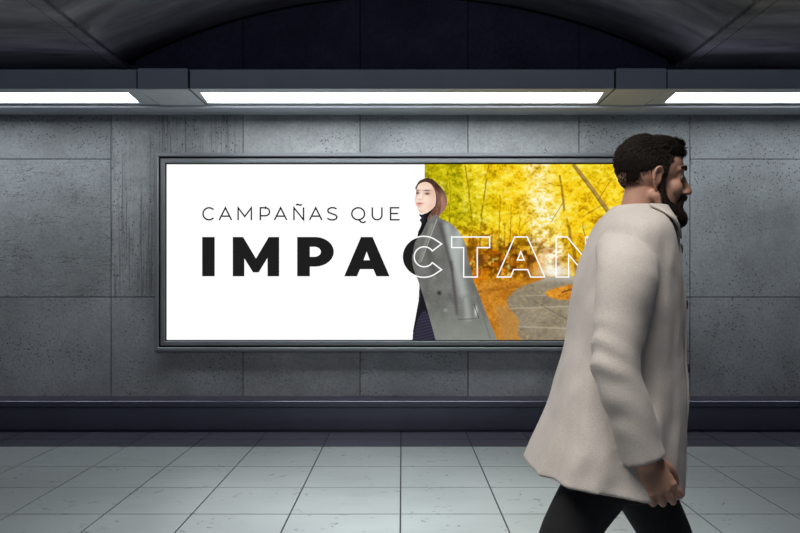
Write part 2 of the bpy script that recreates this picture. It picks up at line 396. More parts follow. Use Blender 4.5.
def forest(X, Y):
    n1, n2, n3, n4 = (vnoise(X, Y, s, s * .8, k) for s, k in ((34, 1), (13, 2), (5, 3), (2.1, 4)))
    leaf = vnoise(X, Y, 1.25, 1.0, 9)
    f = .25 * n2 + .27 * n3 + .25 * n4 + .23 * leaf                     # about 0..1
    f = np.clip((f - .5) * 1.6 + .56, 0, 1)
    dark, mid, hi = np.array([150., 105, 6]), np.array([246., 200, 10]), np.array([255., 240, 90])
    gdark, gmid, ghi = np.array([112., 108, 4]), np.array([196., 182, 10]), np.array([250., 232, 60])
    G = np.clip(sst(520, 440, X + 26 * (n1 - .5)) * 1.1 * sst(245, 215, Y) + .35 * blob(X, Y, 600, 168, 34, 12), 0, 1)[..., None]
    D, M_, Hh = dark + (gdark - dark) * G, mid + (gmid - mid) * G, hi + (ghi - hi) * G
    ff = f[..., None]
    img = np.where(ff < .5, D + (M_ - D) * ff * 2, M_ + (Hh - M_) * (ff - .5) * 2)
    # lower, browner undergrowth
    low = sst(228, 262, Y + 16 * (n2 - .5)) * sst(600, 545, np.abs(X - 0) + 0 * Y)
    brown = np.array([120., 62, 8]) + (np.array([215., 130, 14]) - np.array([120., 62, 8])) * ff
    img = img * (1 - .75 * low[..., None]) + brown * .75 * low[..., None]
    img = blend(img, .95 * sst(.55, .3, n3) * blob(X, Y, 510, 258, 42, 20), (70, 32, 5))
    img = blend(img, .9 * sst(.58, .3, n3) * blob(X, Y, 455, 262, 24, 26), (78, 40, 6))
    img = blend(img, .65 * sst(.7, .4, n4) * blob(X, Y, 500, 262, 34, 15), (95, 45, 6))
    img = blend(img, .55 * blob(X, Y, 440, 205, 14, 22) * sst(.4, .7, n2), (92, 95, 10))
    img = blend(img, .55 * sst(.55, .8, vnoise(X, Y, 9, 6, 41)) * sst(225, 250, Y), (222, 120, 14))
    img = blend(img, .5 * sst(.62, .8, vnoise(X, Y, 3.2, 2.4, 42)) * sst(.4, .7, n2), (255, 246, 150))
    img = blend(img, .45 * sst(.60, .85, vnoise(X, Y, 7, 9, 43)) * sst(190, 240, Y) * sst(.6, .3, n4), (120, 66, 8))
    # slender trunks
    for a in ((432, 165, 430, 240, 1.2, 1.6), (466, 165, 476, 270, 1.2, 1.8), (449, 180, 452, 250, 1, 1), (489, 165, 481, 215, 1.4, 1.8), (481, 215, 479, 275, 1.8, 2.2), (500, 195, 499, 278, 1, 1.6), (511, 205, 510, 272, .9, 1.3),
              (520, 215, 519, 275, .9, 1.2), (492, 228, 491, 280, 1.2, 1.5), (505, 225, 506, 276, .9, 1.2), (532, 220, 531, 272, .8, 1.1), (470, 225, 468, 280, 1.4, 1.8), (461, 235, 460, 285, 1.6, 2), (448, 170, 441, 230, 1, 1.3)):
        img = blend(img, .5 * seg(X + 2.2 * (n1 - .5) + 1.2 * (n3 - .5), Y, *a) * sst(.35, .6, n2 * .5 + n3 * .6), (98, 62, 14))
    # bright gap in the canopy
    cx = 534 + (Y - 165) * .19 + 7 * (vnoise(X, Y, 30, 14, 22) - .5)
    wd = 13 + 11 * blob(X, Y, 540, 208, 300, 20) + 14 * (n1 - .5)
    gap = sst(1.5, .1, np.abs(X - cx) / wd) * sst(282, 272, Y)
    gap = np.clip(gap * (.15 + 1.1 * n3 + .5 * (n2 - .4)), 0, 1) * (.35 + .65 * sst(.3, .6, n4))
    img = blend(img, gap, (255, 252, 238))
    img = blend(img, .95 * blob(X, Y, 554, 272, 17, 5.5), (250, 250, 248))
    img = blend(img, .6 * blob(X, Y, 548, 262, 9, 10), (255, 250, 225))
    # trees right of the gap
    for a in ((560, 176, 566, 215, 2.0, 2.6), (566, 215, 577, 272, 2.6, 4.0), (548, 183, 560, 186, 1, 1), (565, 200, 552, 222, .8, .8), (583, 225, 590, 262, 1.2, 1.5)):
        img = blend(img, .62 * seg(X + 2.5 * (n2 - .5), Y, *a) * sst(.25, .5, n3 + .12), (112, 72, 22))
    for a in ((574, 165, 590, 186, 3.2, 4.0), (590, 186, 612, 217, 4.0, 4.6), (612, 217, 628, 244, 4.6, 6)):
        img = blend(img, .9 * seg(X, Y, *a), (150, 118, 72)); img = blend(img, .5 * seg(X, Y, a[0] - 1.3, a[1] + .8, a[2] - 1.3, a[3] + .8, 1.4, 1.6), (95, 68, 35))
    for a in ((602, 205, 582, 217, 1, .7), (598, 200, 612, 178, 1, .6)): img = blend(img, .6 * seg(X, Y, *a), (110, 80, 35))
    # leaf litter on the verge
    gy = 281 + 5 * np.sin(X / 17.) * .4 + (X < 480) * 3 + 3 * (n2 - .5)
    gr = sst(-3, 4, Y - gy)
    lit = np.array([150., 82, 10]) + (np.array([232., 162, 58]) - np.array([150., 82, 10])) * np.clip(.25 * n2 + .35 * n3 + .5 * leaf, 0, 1)[..., None]
    img = img * (1 - gr[..., None]) + lit * gr[..., None]
    img = blend(img, .5 * seg(X, Y, 470, 293, 520, 286, 3, 3) * n3, (96, 52, 12))
    img = blend(img, .55 * sst(489, 500, X - (Y - 305) * .2) * sst(303, 309, Y), (178, 142, 92))
    # the road
    road = spl([(550, 277), (539, 280.5), (519, 288), (508, 298), (508, 306), (518, 319), (530, 342), (640, 342), (640, 300), (620, 290), (596, 280), (572, 276.5)], 8)
    rm = soft(X, Y, road, 2)
    rc = np.array([118., 108, 88]) + (np.array([168., 155, 132]) - np.array([118., 108, 88])) * np.clip(.5 * n2 + .5 * n4, 0, 1)[..., None]
    img = img * (1 - rm[..., None]) + rc * rm[..., None]
    img = blend(img, rm * .6 * sst(286, 277, Y), (205, 200, 195))
    for a in ((500, 309, 600, 305, 1.2, 2), (504, 326, 610, 330, 1.3, 2.6), (520, 296, 600, 293, .8, 1.6)): img = blend(img, rm * .5 * sseg(X, Y, *a), (205, 192, 165))
    img = blend(img, rm * .5 * seg(X, Y, 532, 300, 572, 322, .8, 1), (82, 74, 58))
    img = blend(img, rm * .7 * sst(.90, .95, vnoise(X, Y, 2.1, 1.5, 31)), (225, 175, 60))
    # island of leaves by the road, right
    isl = soft(X, Y, spl([(545, 293), (556, 288), (575, 284), (600, 283), (600, 300), (575, 300), (555, 299)], 6), 2)
    img = img * (1 - isl[..., None]) + (lit * 1.05) * isl[..., None]
    img = blend(img, .7 * seg(X, Y, 562, 292, 574, 289, 1.5, 2), (95, 60, 30))
    img = blend(img, .5 * sst(400, 660, X) * sst(300, 200, Y) * leaf * n3 * 1.2, (255, 225, 60))
    return img
def grid_mesh(name, x0, x1, y0, y1, step, paint, label, yface, keep=None):
    nx, ny = int(round((x1 - x0) / step)) + 1, int(round((y1 - y0) / step)) + 1
    X, Y = np.meshgrid(np.linspace(x0, x1, nx), np.linspace(y0, y1, ny))
    img = paint(X, Y)
    co = np.stack([(X - CX) * SY / F - bo.x, np.full(X.shape, yface - bo.y), H + (CY - Y) * SY / F - bo.z], -1).reshape(-1, 3)
    idx = np.arange(nx * ny).reshape(ny, nx)
    q = np.stack([idx[1:, :-1], idx[1:, 1:], idx[:-1, 1:], idx[:-1, :-1]], -1)
    if keep is not None:
        k = keep(X, Y); kk = k[1:, :-1] & k[1:, 1:] & k[:-1, 1:] & k[:-1, :-1]; q = q[kk]
    q = q.reshape(-1, 4); used = np.unique(q); remap = np.full(nx * ny, -1); remap[used] = np.arange(len(used)); q = remap[q]
    me = bpy.data.meshes.new(name); me.from_pydata(co[used].tolist(), [], q.tolist())
    a = me.color_attributes.new('print', 'FLOAT_COLOR', 'POINT')
    c = np.ones((len(used), 4)); c[:, :3] = lin(img.reshape(-1, 3)[used]); a.data.foreach_set('color', c.ravel())
    o = obj(name, me, ['backlit_print'], bb); o['label'] = label; return o
grid_mesh('forest_print', 424.6, sx1 + .9, sz1 - .9, sz0 + 1.1, .5, forest, 'printed picture of a road through a yellow autumn forest', SY - .0012)

# ---- the printed woman
def sc1(P): return [(400 + x / 2.963, 165 + y / 2.963) for x, y in P]
def sc2(P): return [(405 + x / 10.66, 170 + y / 10.66) for x, y in P]
def sc3(P): return [(410 + x / 8.889, 200 + y / 8.889) for x, y in P]
def sc4(P): return [(410 + x / 6.267, 260 + y / 6.267) for x, y in P]
HAIR = spl(sc2([(112, 210), (122, 160), (150, 118), (190, 95), (240, 84), (290, 95), (345, 140), (395, 195), (428, 250), (448, 310), (448, 370), (425, 425), (385, 470), (350, 520), (300, 570), (250, 590), (262, 510), (240, 440), (200, 300)]))
FACE = spl(sc2([(122, 205), (150, 150), (215, 128), (275, 150), (312, 210), (330, 280), (328, 350), (312, 395), (275, 430), (225, 462), (180, 468), (150, 448), (128, 405), (112, 365), (100, 320), (112, 270), (116, 235)]))
NECK = spl(sc3([(80, 118), (100, 128), (140, 118), (190, 88), (225, 60), (235, 130), (215, 200), (160, 260), (120, 330), (90, 420), (70, 533), (20, 533), (55, 400), (70, 290), (100, 215), (84, 180), (98, 160), (84, 140)]), 4)
CLO = NECK and [(413, 330), (418.5, 300), (420, 270), (420.5, 240), (440, 250), (442, 340.6), (412.2, 340.6)]
JEAN = [(418, 318), (424, 310), (432, 318), (436, 339.6), (412.0, 340.6)]
COAT = spl(sc3([(240, 126), (275, 165), (330, 190), (400, 240), (455, 310), (500, 410), (520, 533)]), 5, False) + \
    spl(sc4([(385, 60), (400, 130), (435, 220), (480, 340), (535, 470), (545, 500)]), 5, False) + \
    [(500, 340.8), (436.6, 340.8)] + spl(sc4([(160, 500), (130, 390), (90, 250), (60, 160), (42, 110), (22, 60), (14, 20), (10, -30)]), 5, False) + \
    spl(sc3([(25, 470), (45, 370), (100, 300), (130, 240), (160, 180), (200, 140)]), 4, False)
def who(X, Y): return [soft(X, Y, P, .4) for P in (HAIR, FACE, NECK, CLO, JEAN, COAT)]
def keep_w(X, Y): return np.maximum.reduce(who(X, Y)) > .45
def woman(X, Y):
    h, fc, nk, cl, jn, ct = who(X, Y)
    n = vnoise(X, Y, 1.1, 3.5, 51); n2 = vnoise(X, Y, 6, 9, 52)
    img = np.zeros(X.shape + (3,)) + np.array([34., 34, 38])
    # hair, lighter brown at the ends
    u = (X - 405) * 10.66; v = (Y - 170) * 10.66
    hc = np.array([72., 48, 40])[None, None] + (np.array([168., 122, 102]) - 72 * np.array([1, .66, .55]))[None, None] * np.clip(.9 * sst(170, 380, v) * sst(230, 420, u + 40 * n) + .25 * (n - .4), 0, 1)[..., None]
    img = img * (1 - h[..., None]) + hc * h[..., None]
    img = blend(img, h * .6 * blob(u, v, 330, 330, 22, 90), (52, 32, 26)); img = blend(img, h * .35 * blob(u, v, 400, 300, 30, 80) , (215, 170, 148))
    # black rollneck and dark coat lining
    img = blend(img, nk, (22, 22, 26)); img = blend(img, nk * .5 * blob(X, Y, 423, 219, 1.5, 5), (70, 70, 80))
    img = blend(img, cl, (28, 28, 34)); img = blend(img, cl * .5 * blob(X, Y, 419, 290, 1.2, 12), (90, 92, 98))
    img = blend(img, jn, (42, 40, 54)); img = blend(img, jn * .5 * (.5 + .5 * np.sin(Y * 2.1 + X * .5)), (74, 70, 92))
    # face
    sk = np.array([252., 226, 208]) + np.zeros(X.shape + (3,))
    sk = blend(sk, .55 * blob(u, v, 300, 250, 45, 120), (222, 172, 148)); sk = blend(sk, .5 * blob(u, v, 215, 150, 90, 30), (238, 192, 165))
    sk = blend(sk, .5 * blob(u, v, 290, 400, 60, 50), (228, 182, 158)); sk = blend(sk, .5 * blob(u, v, 150, 445, 50, 24), (220, 160, 138)); sk = blend(sk, .6 * blob(u, v, 118, 270, 14, 40), (224, 168, 148))
    sk = blend(sk, .55 * blob(u, v, 128, 238, 26, 24), (125, 78, 68)); sk = blend(sk, .5 * blob(u, v, 235, 245, 38, 24), (150, 98, 84))
    sk = blend(sk, .85 * blob(u, v, 135, 247, 14, 9), (50, 28, 28)); sk = blend(sk, .85 * blob(u, v, 238, 254, 20, 9), (56, 32, 30))
    sk = blend(sk, .75 * blob(u, v, 133, 216, 22, 6), (78, 48, 42)); sk = blend(sk, .75 * blob(u, v, 232, 217, 42, 7), (88, 54, 46))
    sk = blend(sk, .55 * blob(u, v, 158, 316, 20, 6), (176, 98, 84)); sk = blend(sk, .35 * blob(u, v, 190, 290, 8, 30), (216, 160, 140)); sk = blend(sk, .8 * blob(u, v, 168, 285, 12, 22), (255, 246, 238))
    sk = blend(sk, .9 * blob(u, v, 155, 356, 38, 9), (178, 84, 82)); sk = blend(sk, .8 * blob(u, v, 150, 374, 30, 10), (222, 138, 128)); sk = blend(sk, .5 * blob(u, v, 150, 396, 26, 5), (196, 140, 124))
    img = img * (1 - fc[..., None]) + sk * fc[..., None]
    lock = soft(X, Y, spl(sc2([(305, 180), (335, 260), (345, 330), (330, 390), (300, 420), (265, 470), (240, 520), (262, 600), (330, 540), (380, 420), (370, 280)])), .4)
    img = blend(img, lock, (98, 66, 54)); img = blend(img, lock * n, (150, 108, 90))
    # grey wool coat
    g = 112 + 20 * (n2 - .5) + 14 * (vnoise(X, Y, .9, .9, 53) - .5)
    cc = np.stack([g, g + 1, g - 4], -1)
    cc = blend(cc, .85 * sseg(X, Y, 447, 226, 463, 292, 9, 12) * .9, (182, 188, 184)); cc = blend(cc, .7 * blob(X, Y, 459, 240, 6, 22), (206, 214, 212))
    cc = blend(cc, .75 * sseg(X, Y, 440, 224, 452, 270, 5, 3), (82, 78, 78)); cc = blend(cc, .8 * sseg(X, Y, 451, 262, 457, 314, 3, 3.5), (84, 76, 78))
    cc = blend(cc, .7 * sseg(X, Y, 428, 246, 434, 272, 9, 9), (84, 82, 78)); cc = blend(cc, .7 * sseg(X, Y, 432, 225, 419, 262, 4, 2.4), (150, 150, 144)); cc = blend(cc, .9 * sseg(X, Y, 437, 219, 421, 262, .8, .8), (188, 188, 184))
    cc = blend(cc, .6 * sst(300, 338, Y), (150, 154, 146)); cc = blend(cc, .7 * sseg(X, Y, 466, 300, 468, 318, 6, 8), (172, 176, 170)); cc = blend(cc, .8 * sseg(X, Y, 458, 319.5, 477, 318.5, 1, 1), (92, 92, 90))
    cc = blend(cc, .9 * blob(X, Y, 476, 311, 1.6, 5), (228, 232, 228)); cc = blend(cc, .9 * sseg(X, Y, 474, 304, 478.6, 318, .8, .8), (60, 58, 56)); cc = blend(cc, .7 * sseg(X, Y, 478, 298, 490, 338, 1.2, 1.4), (104, 106, 102))
    cc = blend(cc, .8 * sseg(X, Y, 449, 294, 455, 305, .7, .7), (86, 84, 82)); cc = blend(cc, .95 * blob(X, Y, 439.2, 293, 2, 2), (38, 36, 38)); cc = blend(cc, .7 * blob(X, Y, 445.5, 310.3, 1.8, 1.8), (168, 170, 166)); cc = blend(cc, .6 * blob(X, Y, 434.5, 278, 1.5, 1.5), (150, 152, 148))
    img = img * (1 - ct[..., None]) + cc * ct[..., None]
    return img
grid_mesh('woman_print', 408, 498, 176, 340.1, .3333, woman, 'printed picture of a woman with brown hair in a long grey coat', SY - .0032, keep_w)

# ---- lettering
def ribbon(pts, w, closed, name, mat, y, label=None):
    n = len(pts); L, Rr = [], []
    P = [np.array(p, float) for p in pts]
    for i in range(n):
        a = P[i - 1] if (closed or i) else None; b = P[(i + 1) % n] if (closed or i < n - 1) else None
        d1 = (P[i] - a) / (np.linalg.norm(P[i] - a) + 1e-9) if a is not None else None
        d2 = (b - P[i]) / (np.linalg.norm(b - P[i]) + 1e-9) if b is not None else None
        if d1 is None: d1 = d2
        if d2 is None: d2 = d1
        n1, n2 = np.array([-d1[1], d1[0]]), np.array([-d2[1], d2[0]]); m = n1 + n2; m /= np.linalg.norm(m) + 1e-9
        k = w / 2 / max(.35, float(m @ n1)); L.append(P[i] + m * k); Rr.append(P[i] - m * k)
    return L, Rr, closed
def letter(strokes, mat, y, label, name='letter'):
    """strokes: list of (points, width, closed)"""
    bm = bmesh.new(); th = .0008
    for pts, w, cl in strokes:
        L, Rr, c = ribbon(pts, w, cl, name, mat, y); n = len(L)
        vl = [bm.verts.new((PX(p[0]) - bo.x, y - bo.y, PZ(p[1]) - bo.z)) for p in L]; vr = [bm.verts.new((PX(p[0]) - bo.x, y - bo.y, PZ(p[1]) - bo.z)) for p in Rr]
        for i in range(n if c else n - 1):
            j = (i + 1) % n; bm.faces.new((vl[i], vl[j], vr[j], vr[i]))
    o = obj(name, bm, [mat], bb); o['label'] = label; return o
def fill(polys, mat, y, label):
    cu = bpy.data.curves.new('letter', 'CURVE'); cu.dimensions = '2D'; cu.fill_mode = 'BOTH'
    for P in polys:
        s = cu.splines.new('POLY'); s.points.add(len(P) - 1); s.use_cyclic_u = True
        for i, (px, py) in enumerate(P): s.points[i].co = (PX(px) - bo.x, PZ(py) - bo.z, 0, 1)
    tmp = bpy.data.objects.new('tmp', cu); C.objects.link(tmp)
    me = bpy.data.meshes.new_from_object(tmp.evaluated_get(bpy.context.evaluated_depsgraph_get()))
    bpy.data.objects.remove(tmp); bpy.data.curves.remove(cu)
    for v in me.vertices: v.co = (v.co.x, y - bo.y, v.co.y)
    o = obj('letter', me, [mat], bb); o['label'] = label; return o
def ell(cx, cy, rx, ry, a0, a1, n=28): return [(cx + rx * math.cos(R(a0 + (a1 - a0) * i / n)), cy - ry * math.sin(R(a0 + (a1 - a0) * i / n))) for i in range(n + 1)]
T, B = 237.0, 276.3
yB = SY - .0022; yO = SY - .0048
fill([[(202.2, T), (214.8, T), (214.8, B), (202.2, B)]], 'backlit_black', yB, 'bold black letter I')
fill([[(232.8, T), (243.2, T), (256, 258.5), (268.8, T), (279.2, T), (279.2, B), (267.6, B), (267.5, 258), (258.7, 272.4), (253.1, 272.4), (244.4, 258.5), (244.4, B), (232.8, B)]], 'backlit_black', yB, 'bold black letter M')
fill([[(297.2, T), (315, T)] + ell(315, 251.8, 18.8, 14.8, 90, -90) + [(309.9, 266.6), (309.9, B), (297.2, B)], [(309.9, 246.8), (314.3, 246.8)] + ell(314.3, 251.8, 6.6, 5.0, 90, -90) + [(309.9, 256.8)]], 'backlit_black', yB, 'bold black letter P')
fill([[(344.2, B), (361, T), (372.6, T), (389.6, B), (376.4, B), (373.4, 269.2), (360.0, 269.2), (357.0, B)], [(363.6, 260.2), (369.8, 260.2), (366.7, 251.6)]], 'backlit_black', yB, 'bold black letter A')
CL = ell(424.5, 256.8, 22.0, 20.6, 42, 318, 44) + ell(424.5, 256.8, 10.2, 10.2, 310, 50, 30)
# terminals of the C cut square to the stroke
CL = ell(424.0, 256.8, 21.6, 20.6, 50, 310, 44)
CL = [(441.6, 243.9)] + CL + [(441.6, 269.7), (432.6, 261.9 + 0.0)]
CL = [(441.6, 243.9)] + ell(423.6, 256.8, 21.4, 20.5, 60, 300, 44) + [(441.6, 269.7), (432.2, 262.6)] + ell(424.2, 256.8, 10.0, 10.0, -48, -312, 30) + [(432.2, 251.0)]
fill([CL], 'backlit_black', SY - .0024, 'black part of the letter C, running behind the printed coat')
OW = 1.25
letter([(CL, OW, True)], 'backlit_white', yO, 'letter C outlined in white')
letter([([(451.6, T), (489.6, T), (489.6, 247.6), (477.2, 247.6), (477.2, 277), (463.6, 277), (463.6, 247.6), (451.6, 247.6)], OW, True)], 'backlit_white', yO, 'letter T outlined in white')
letter([([(497.0, 277), (514.6, T), (527.2, T), (544.8, 277), (530.6, 277), (527.6, 269.6), (513.6, 269.6), (510.6, 277)], OW, True), ([(517.4, 260.0), (524.0, 260.0), (520.7, 251.6)], OW, True)], 'backlit_white', yO, 'letter A outlined in white')
letter([([(556, 277), (556, T), (567, T), (585.5, 259.0), (585.5, T), (598, T), (598, 277), (587.4, 277), (568.5, 254.6), (568.5, 277)], OW, True)], 'backlit_white', yO, 'letter N outlined in white, partly behind the walking man')
t0, b0_, W1 = 207.8, 219.8, 1.5
def thin(strokes, ch): letter([(p, W1, False) for p in strokes], 'backlit_black', yB, 'thin black letter ' + ch)
v = lambda x: 180 + x / 3.3333
thin([ell(v(97), 213.8, 6.0, 6.0, 42, 318, 26)], 'C')
def A_(x0, x1): return [[(v(x0), b0_ + .3), ((v(x0) + v(x1)) / 2, t0), (v(x1), b0_ + .3)], [(v(x0) + 2.2, 216.2), (v(x1) - 2.2, 216.2)]]
thin(A_(131, 172), 'A')
thin([[(v(194), b0_ + .4), (v(194), t0), (v(216), 216.6), (v(238), t0), (v(238), b0_ + .4)]], 'M')
thin([[(v(268), b0_ + .4), (v(268), t0), (v(284), t0)] + ell(v(284), 211.8, 4.4, 4.0, 90, -90, 12) + [(v(268), 215.8)]], 'P')
thin(A_(315, 356), 'A')
thin([[(v(380), b0_ + .4), (v(380), t0), (v(412), b0_), (v(412), t0 - .4)], [(v(387), 205.2), (v(391), 204.3), (v(397), 204.9), (v(402), 205.3), (v(406), 204.3)]], 'N with a tilde')
thin(A_(432, 473), 'A')
thin([[(v(522), 208.9), (v(514), 207.8), (v(504), 207.7), (v(495), 208.9), (v(492.5), 210.8), (v(496), 212.6), (v(508), 213.9), (v(519), 215.1), (v(523.5), 217), (v(520), 219), (v(511), 220), (v(501), 219.8), (v(491), 218.3)]], 'S')
thin([ell(v(594), 213.8, 6.4, 6.0, 0, 360, 36), [(v(596), 219.6), (v(604), 222.2), (v(613), 222.6), (v(619), 221.2)]], 'Q')
thin([[(v(641), t0 - .4), (v(641), 215)] + ell(v(657), 215, 4.8, 4.8, 180, 360, 14) + [(v(673), t0 - .4)]], 'U')
thin([[(v(731), t0), (v(702), t0), (v(702), b0_), (v(732), b0_)], [(v(702), 213.6), (v(727), 213.6)]], 'E')

# ------------------------------------------------------------------ the walking man
PXC, PYC = .60, 2.07
man = empty('person', (PXC, PYC, 0), 'bearded man in a beige coat and black trousers walking past the billboard', 'person')
def Lp(px, py, dy=0.): d = PYC + dy; return Vector(((px - CX) / F * d - PXC, dy, H + (CY - py) / F * d))
def sph(bm, c, r, rot=None, sub=3):
    r = (r, r, r) if isinstance(r, (int, float)) else r
    M = Matrix.Translation(Vector(c)) @ (rot.to_4x4() if rot else Matrix.Identity(4)) @ Matrix.Diagonal((*r, 1))
    bmesh.ops.create_icosphere(bm, subdivisions=sub, radius=1, matrix=M)
def ring(bm, c, z, x, rx, ry, n): return [bm.verts.new(c + x * rx * math.cos(2 * math.pi * i / n) + z.cross(x) * ry * math.sin(2 * math.pi * i / n)) for i in range(n)]
def tube(bm, pts, rad, n=20, caps=True, ref=Vector((0, 1, 0)), wrinkle=None, sub=6):
    """smooth tapered tube; rad entries are r or (r_ref, r_other)"""
    P = [Vector(p) for p in spl([tuple(p) for p in pts], sub, False)] + [Vector(pts[-1])]
    rr = [(r, r) if isinstance(r, (int, float)) else r for r in rad]
    Q = spl(rr, sub, False) + [rr[-1]]; rings = []
    for i, p in enumerate(P):
        d = (P[min(i + 1, len(P) - 1)] - P[max(i - 1, 0)]).normalized(); x = (ref - d * ref.dot(d)).normalized()
        k = 1 + (wrinkle(i / (len(P) - 1)) if wrinkle else 0)
        rings.append(ring(bm, p, d, x, Q[i][0] * k, Q[i][1] * k, n))
    for a, b in zip(rings, rings[1:]):
        for i in range(n): bm.faces.new((a[i], a[(i + 1) % n], b[(i + 1) % n], b[i]))
    if caps: bm.faces.new(rings[0][::-1]); bm.faces.new(rings[-1])
    return rings
def limb(bm, pts, rad, **k):
    tube(bm, pts, rad, **k)
    for p, r in ((pts[0], rad[0]), (pts[-1], rad[-1])): sph(bm, p, min(r) if isinstance(r, tuple) else r, sub=2)
def melt(bm, voxel, smooth=4, fac=.5):
    me = bpy.data.meshes.new('m'); fixn(bm); bm.to_mesh(me); bm.free(); o = bpy.data.objects.new('m', me); C.objects.link(o)
    r = o.modifiers.new('r', 'REMESH'); r.mode = 'VOXEL'; r.voxel_size = voxel
    if smooth: s = o.modifiers.new('s', 'SMOOTH'); s.iterations = smooth; s.factor = fac
    out = bpy.data.meshes.new_from_object(o.evaluated_get(bpy.context.evaluated_depsgraph_get())); bpy.data.objects.remove(o); return out

HC = Lp(652, 181) ; HC = Vector((HC.x, 0, HC.z))       # head centre
def Hd(x, y, z): # head space, a slight forward nod
    a = R(4); return HC + Vector((x * math.cos(a) + z * math.sin(a), y, -x * math.sin(a) + z * math.cos(a)))
hip = Vector((-.005, 0, .93)); NB = Vector((HC.x - .052, 0, HC.z - .16))
def headfit(me):
    for v in me.vertices:
        t = min(1, max(0, (v.co.z - NB.z) / .09)); t = t * t * (3 - 2 * t); v.co = v.co.lerp(HC + (v.co - HC) * .92, t)
    return me
def mk_body():
    bm = bmesh.new()
    sph(bm, Hd(-.012, 0, .035), (.095, .074, .084)); sph(bm, Hd(.03, 0, -.03), (.056, .057, .085)); sph(bm, Hd(.035, 0, .05), (.052, .058, .05))
    sph(bm, Hd(.062, 0, -.092), (.026, .026, .024))
    for s in (-1, 1):
        limb(bm, [Hd(-.005, s * .056, -.05), Hd(.03, s * .045, -.082), Hd(.06, s * .018, -.096)], [.018, .02, .02], n=12)
        sph(bm, Hd(.052, s * .040, -.022), (.026, .022, .026))
        limb(bm, [Hd(.060, s * .045, .032), Hd(.078, s * .024, .036), Hd(.080, 0, .030)], [.008, .010, .010], n=10, sub=3)
        limb(bm, [Hd(.066, s * .042, .017), Hd(.077, s * .031, .021), Hd(.076, s * .019, .018)], [.004, .0048, .004], n=8, sub=3); limb(bm, [Hd(.066, s * .042, .007), Hd(.075, s * .031, .003), Hd(.074, s * .020, .006)], [.004, .0045, .004], n=8, sub=3)
        sph(bm, Hd(.098, s * .012, -.030), (.012, .008, .008), sub=2)
        # ear: rim and lobe
        limb(bm, [Hd(-.012, s * .074, -.03), Hd(-.022, s * .084, -.005), Hd(-.018, s * .088, .022), Hd(-.002, s * .083, .028), Hd(.006, s * .076, .012)], [.006, .005, .005, .005, .004], n=8, sub=3)
        sph(bm, Hd(-.008, s * .076, .0), (.013, .006, .024), sub=2)
    limb(bm, [Hd(.082, 0, .030), Hd(.096, 0, .002), Hd(.110, 0, -.024)], [.008, .0095, .012], n=12); sph(bm, Hd(.098, 0, -.030), (.013, .010, .008), sub=2)
    limb(bm, [Hd(.074, -.022, -.056), Hd(.090, 0, -.052), Hd(.074, .022, -.056)], [.005, .0075, .005], n=10); limb(bm, [Hd(.074, -.02, -.066), Hd(.089, 0, -.065), Hd(.074, .02, -.066)], [.005, .008, .005], n=10)
    limb(bm, [Hd(-.022, 0, -.03), Hd(-.034, 0, -.09), NB], [(.052, .055), (.050, .054), (.055, .060)], n=20)
    # trunk
    c = [Vector((hip.x, 0, .82)), Vector((hip.x, 0, .93)), Vector((hip.x + .01, 0, 1.08)), Vector((hip.x + .02, 0, 1.25)), Vector((hip.x + .035, 0, 1.38)), Vector((NB.x - .01, 0, 1.47)), NB]
    tube(bm, c, [(.14, .10), (.165, .115), (.145, .10), (.165, .115), (.15, .10), (.085, .07), (.058, .058)], n=28)
    for s in (-1, 1): sph(bm, (hip.x + .02, s * .125, 1.41), (.055, .055, .055))
    # arms
    limb(bm, [ARM[0] + Vector((-.01, .03, -.05)), ARM[1], ARM[2]], [.040, .038, .029], n=16); limb(bm, [FAR[0] + Vector((0, -.04, -.04)), FAR[1], FAR[2]], [.040, .038, .029], n=16)
    hand(bm, ARM[2], ARM[3], -1); hand(bm, FAR[2], FAR[3], 1)
    # legs
    for s, K in ((-1, NEAR), (1, FARL)):
        limb(bm, K[:4], [(.080, .085), (.062, .066), (.05, .055), (.036, .04)], n=18)
        foot = K[4]; limb(bm, [K[3], (K[3] + foot) / 2 + Vector((0, 0, -.01)), foot], [.04, .038, .03], n=14); h = K[5]; sph(bm, h, .036)
    return melt(bm, .0038, 5)
def hand(bm, w, d, s):
    """hand hanging from wrist w along d, relaxed: palm towards the body (inward = -s... y), fingers curling in and back"""
    d = d.normalized(); inn = Vector((0, -s, 0)); inn = (inn - d * inn.dot(d)).normalized(); fwd = inn.cross(d)
    if fwd.x < 0: fwd = -fwd
    limb(bm, [w - d * .03, w + d * .012], [(.020, .028), (.019, .027)], n=14, ref=inn)
    tube(bm, [w + d * .005, w + d * .035 , w + d * .07, w + d * .088], [(.017, .028), (.016, .036), (.014, .040), (.011, .037)], n=20, ref=inn)
    for k, (off, ln, cu) in enumerate(((.030, .074, .80), (.0095, .083, .95), (-.0115, .077, 1.05), (-.031, .060, 1.15))):
        p = w + d * (.086 - .004 * abs(k - 1)) + fwd * off; pts = [p - d * .02, p]; a = .25 * cu
        sp = fwd * (.10 - .07 * k)
        for q, f in enumerate((.45, .32, .23)):
            dd = (d * math.cos(a) + inn * math.sin(a) + sp * (1 - q * .3)).normalized(); pts.append(pts[-1] + dd * ln * f); a += cu * .85
        limb(bm, pts, [.0095, .0095, .0088, .0080, .0068], n=12, sub=3)
        sph(bm, p - inn * .004, .0095, sub=2)
    p = w + d * .022 + fwd * .022 + inn * .008
    limb(bm, [p, p + d * .030 + fwd * .022 + inn * .012, p + d * .060 + fwd * .026 + inn * .022, p + d * .085 + fwd * .020 + inn * .030], [.014, .012, .0095, .0078], n=12, sub=4)
ARM = [Lp(630, 246, -.18), Lp(616, 368, -.235), Lp(645, 460, -.235), Vector((.50, 0, -.86))]
FAR = [Vector((hip.x + .03, .18, 1.43)), Vector((hip.x - .01, .235, 1.13)), Vector((hip.x + .03, .24, .90)), Vector((.25, 0, -1))]
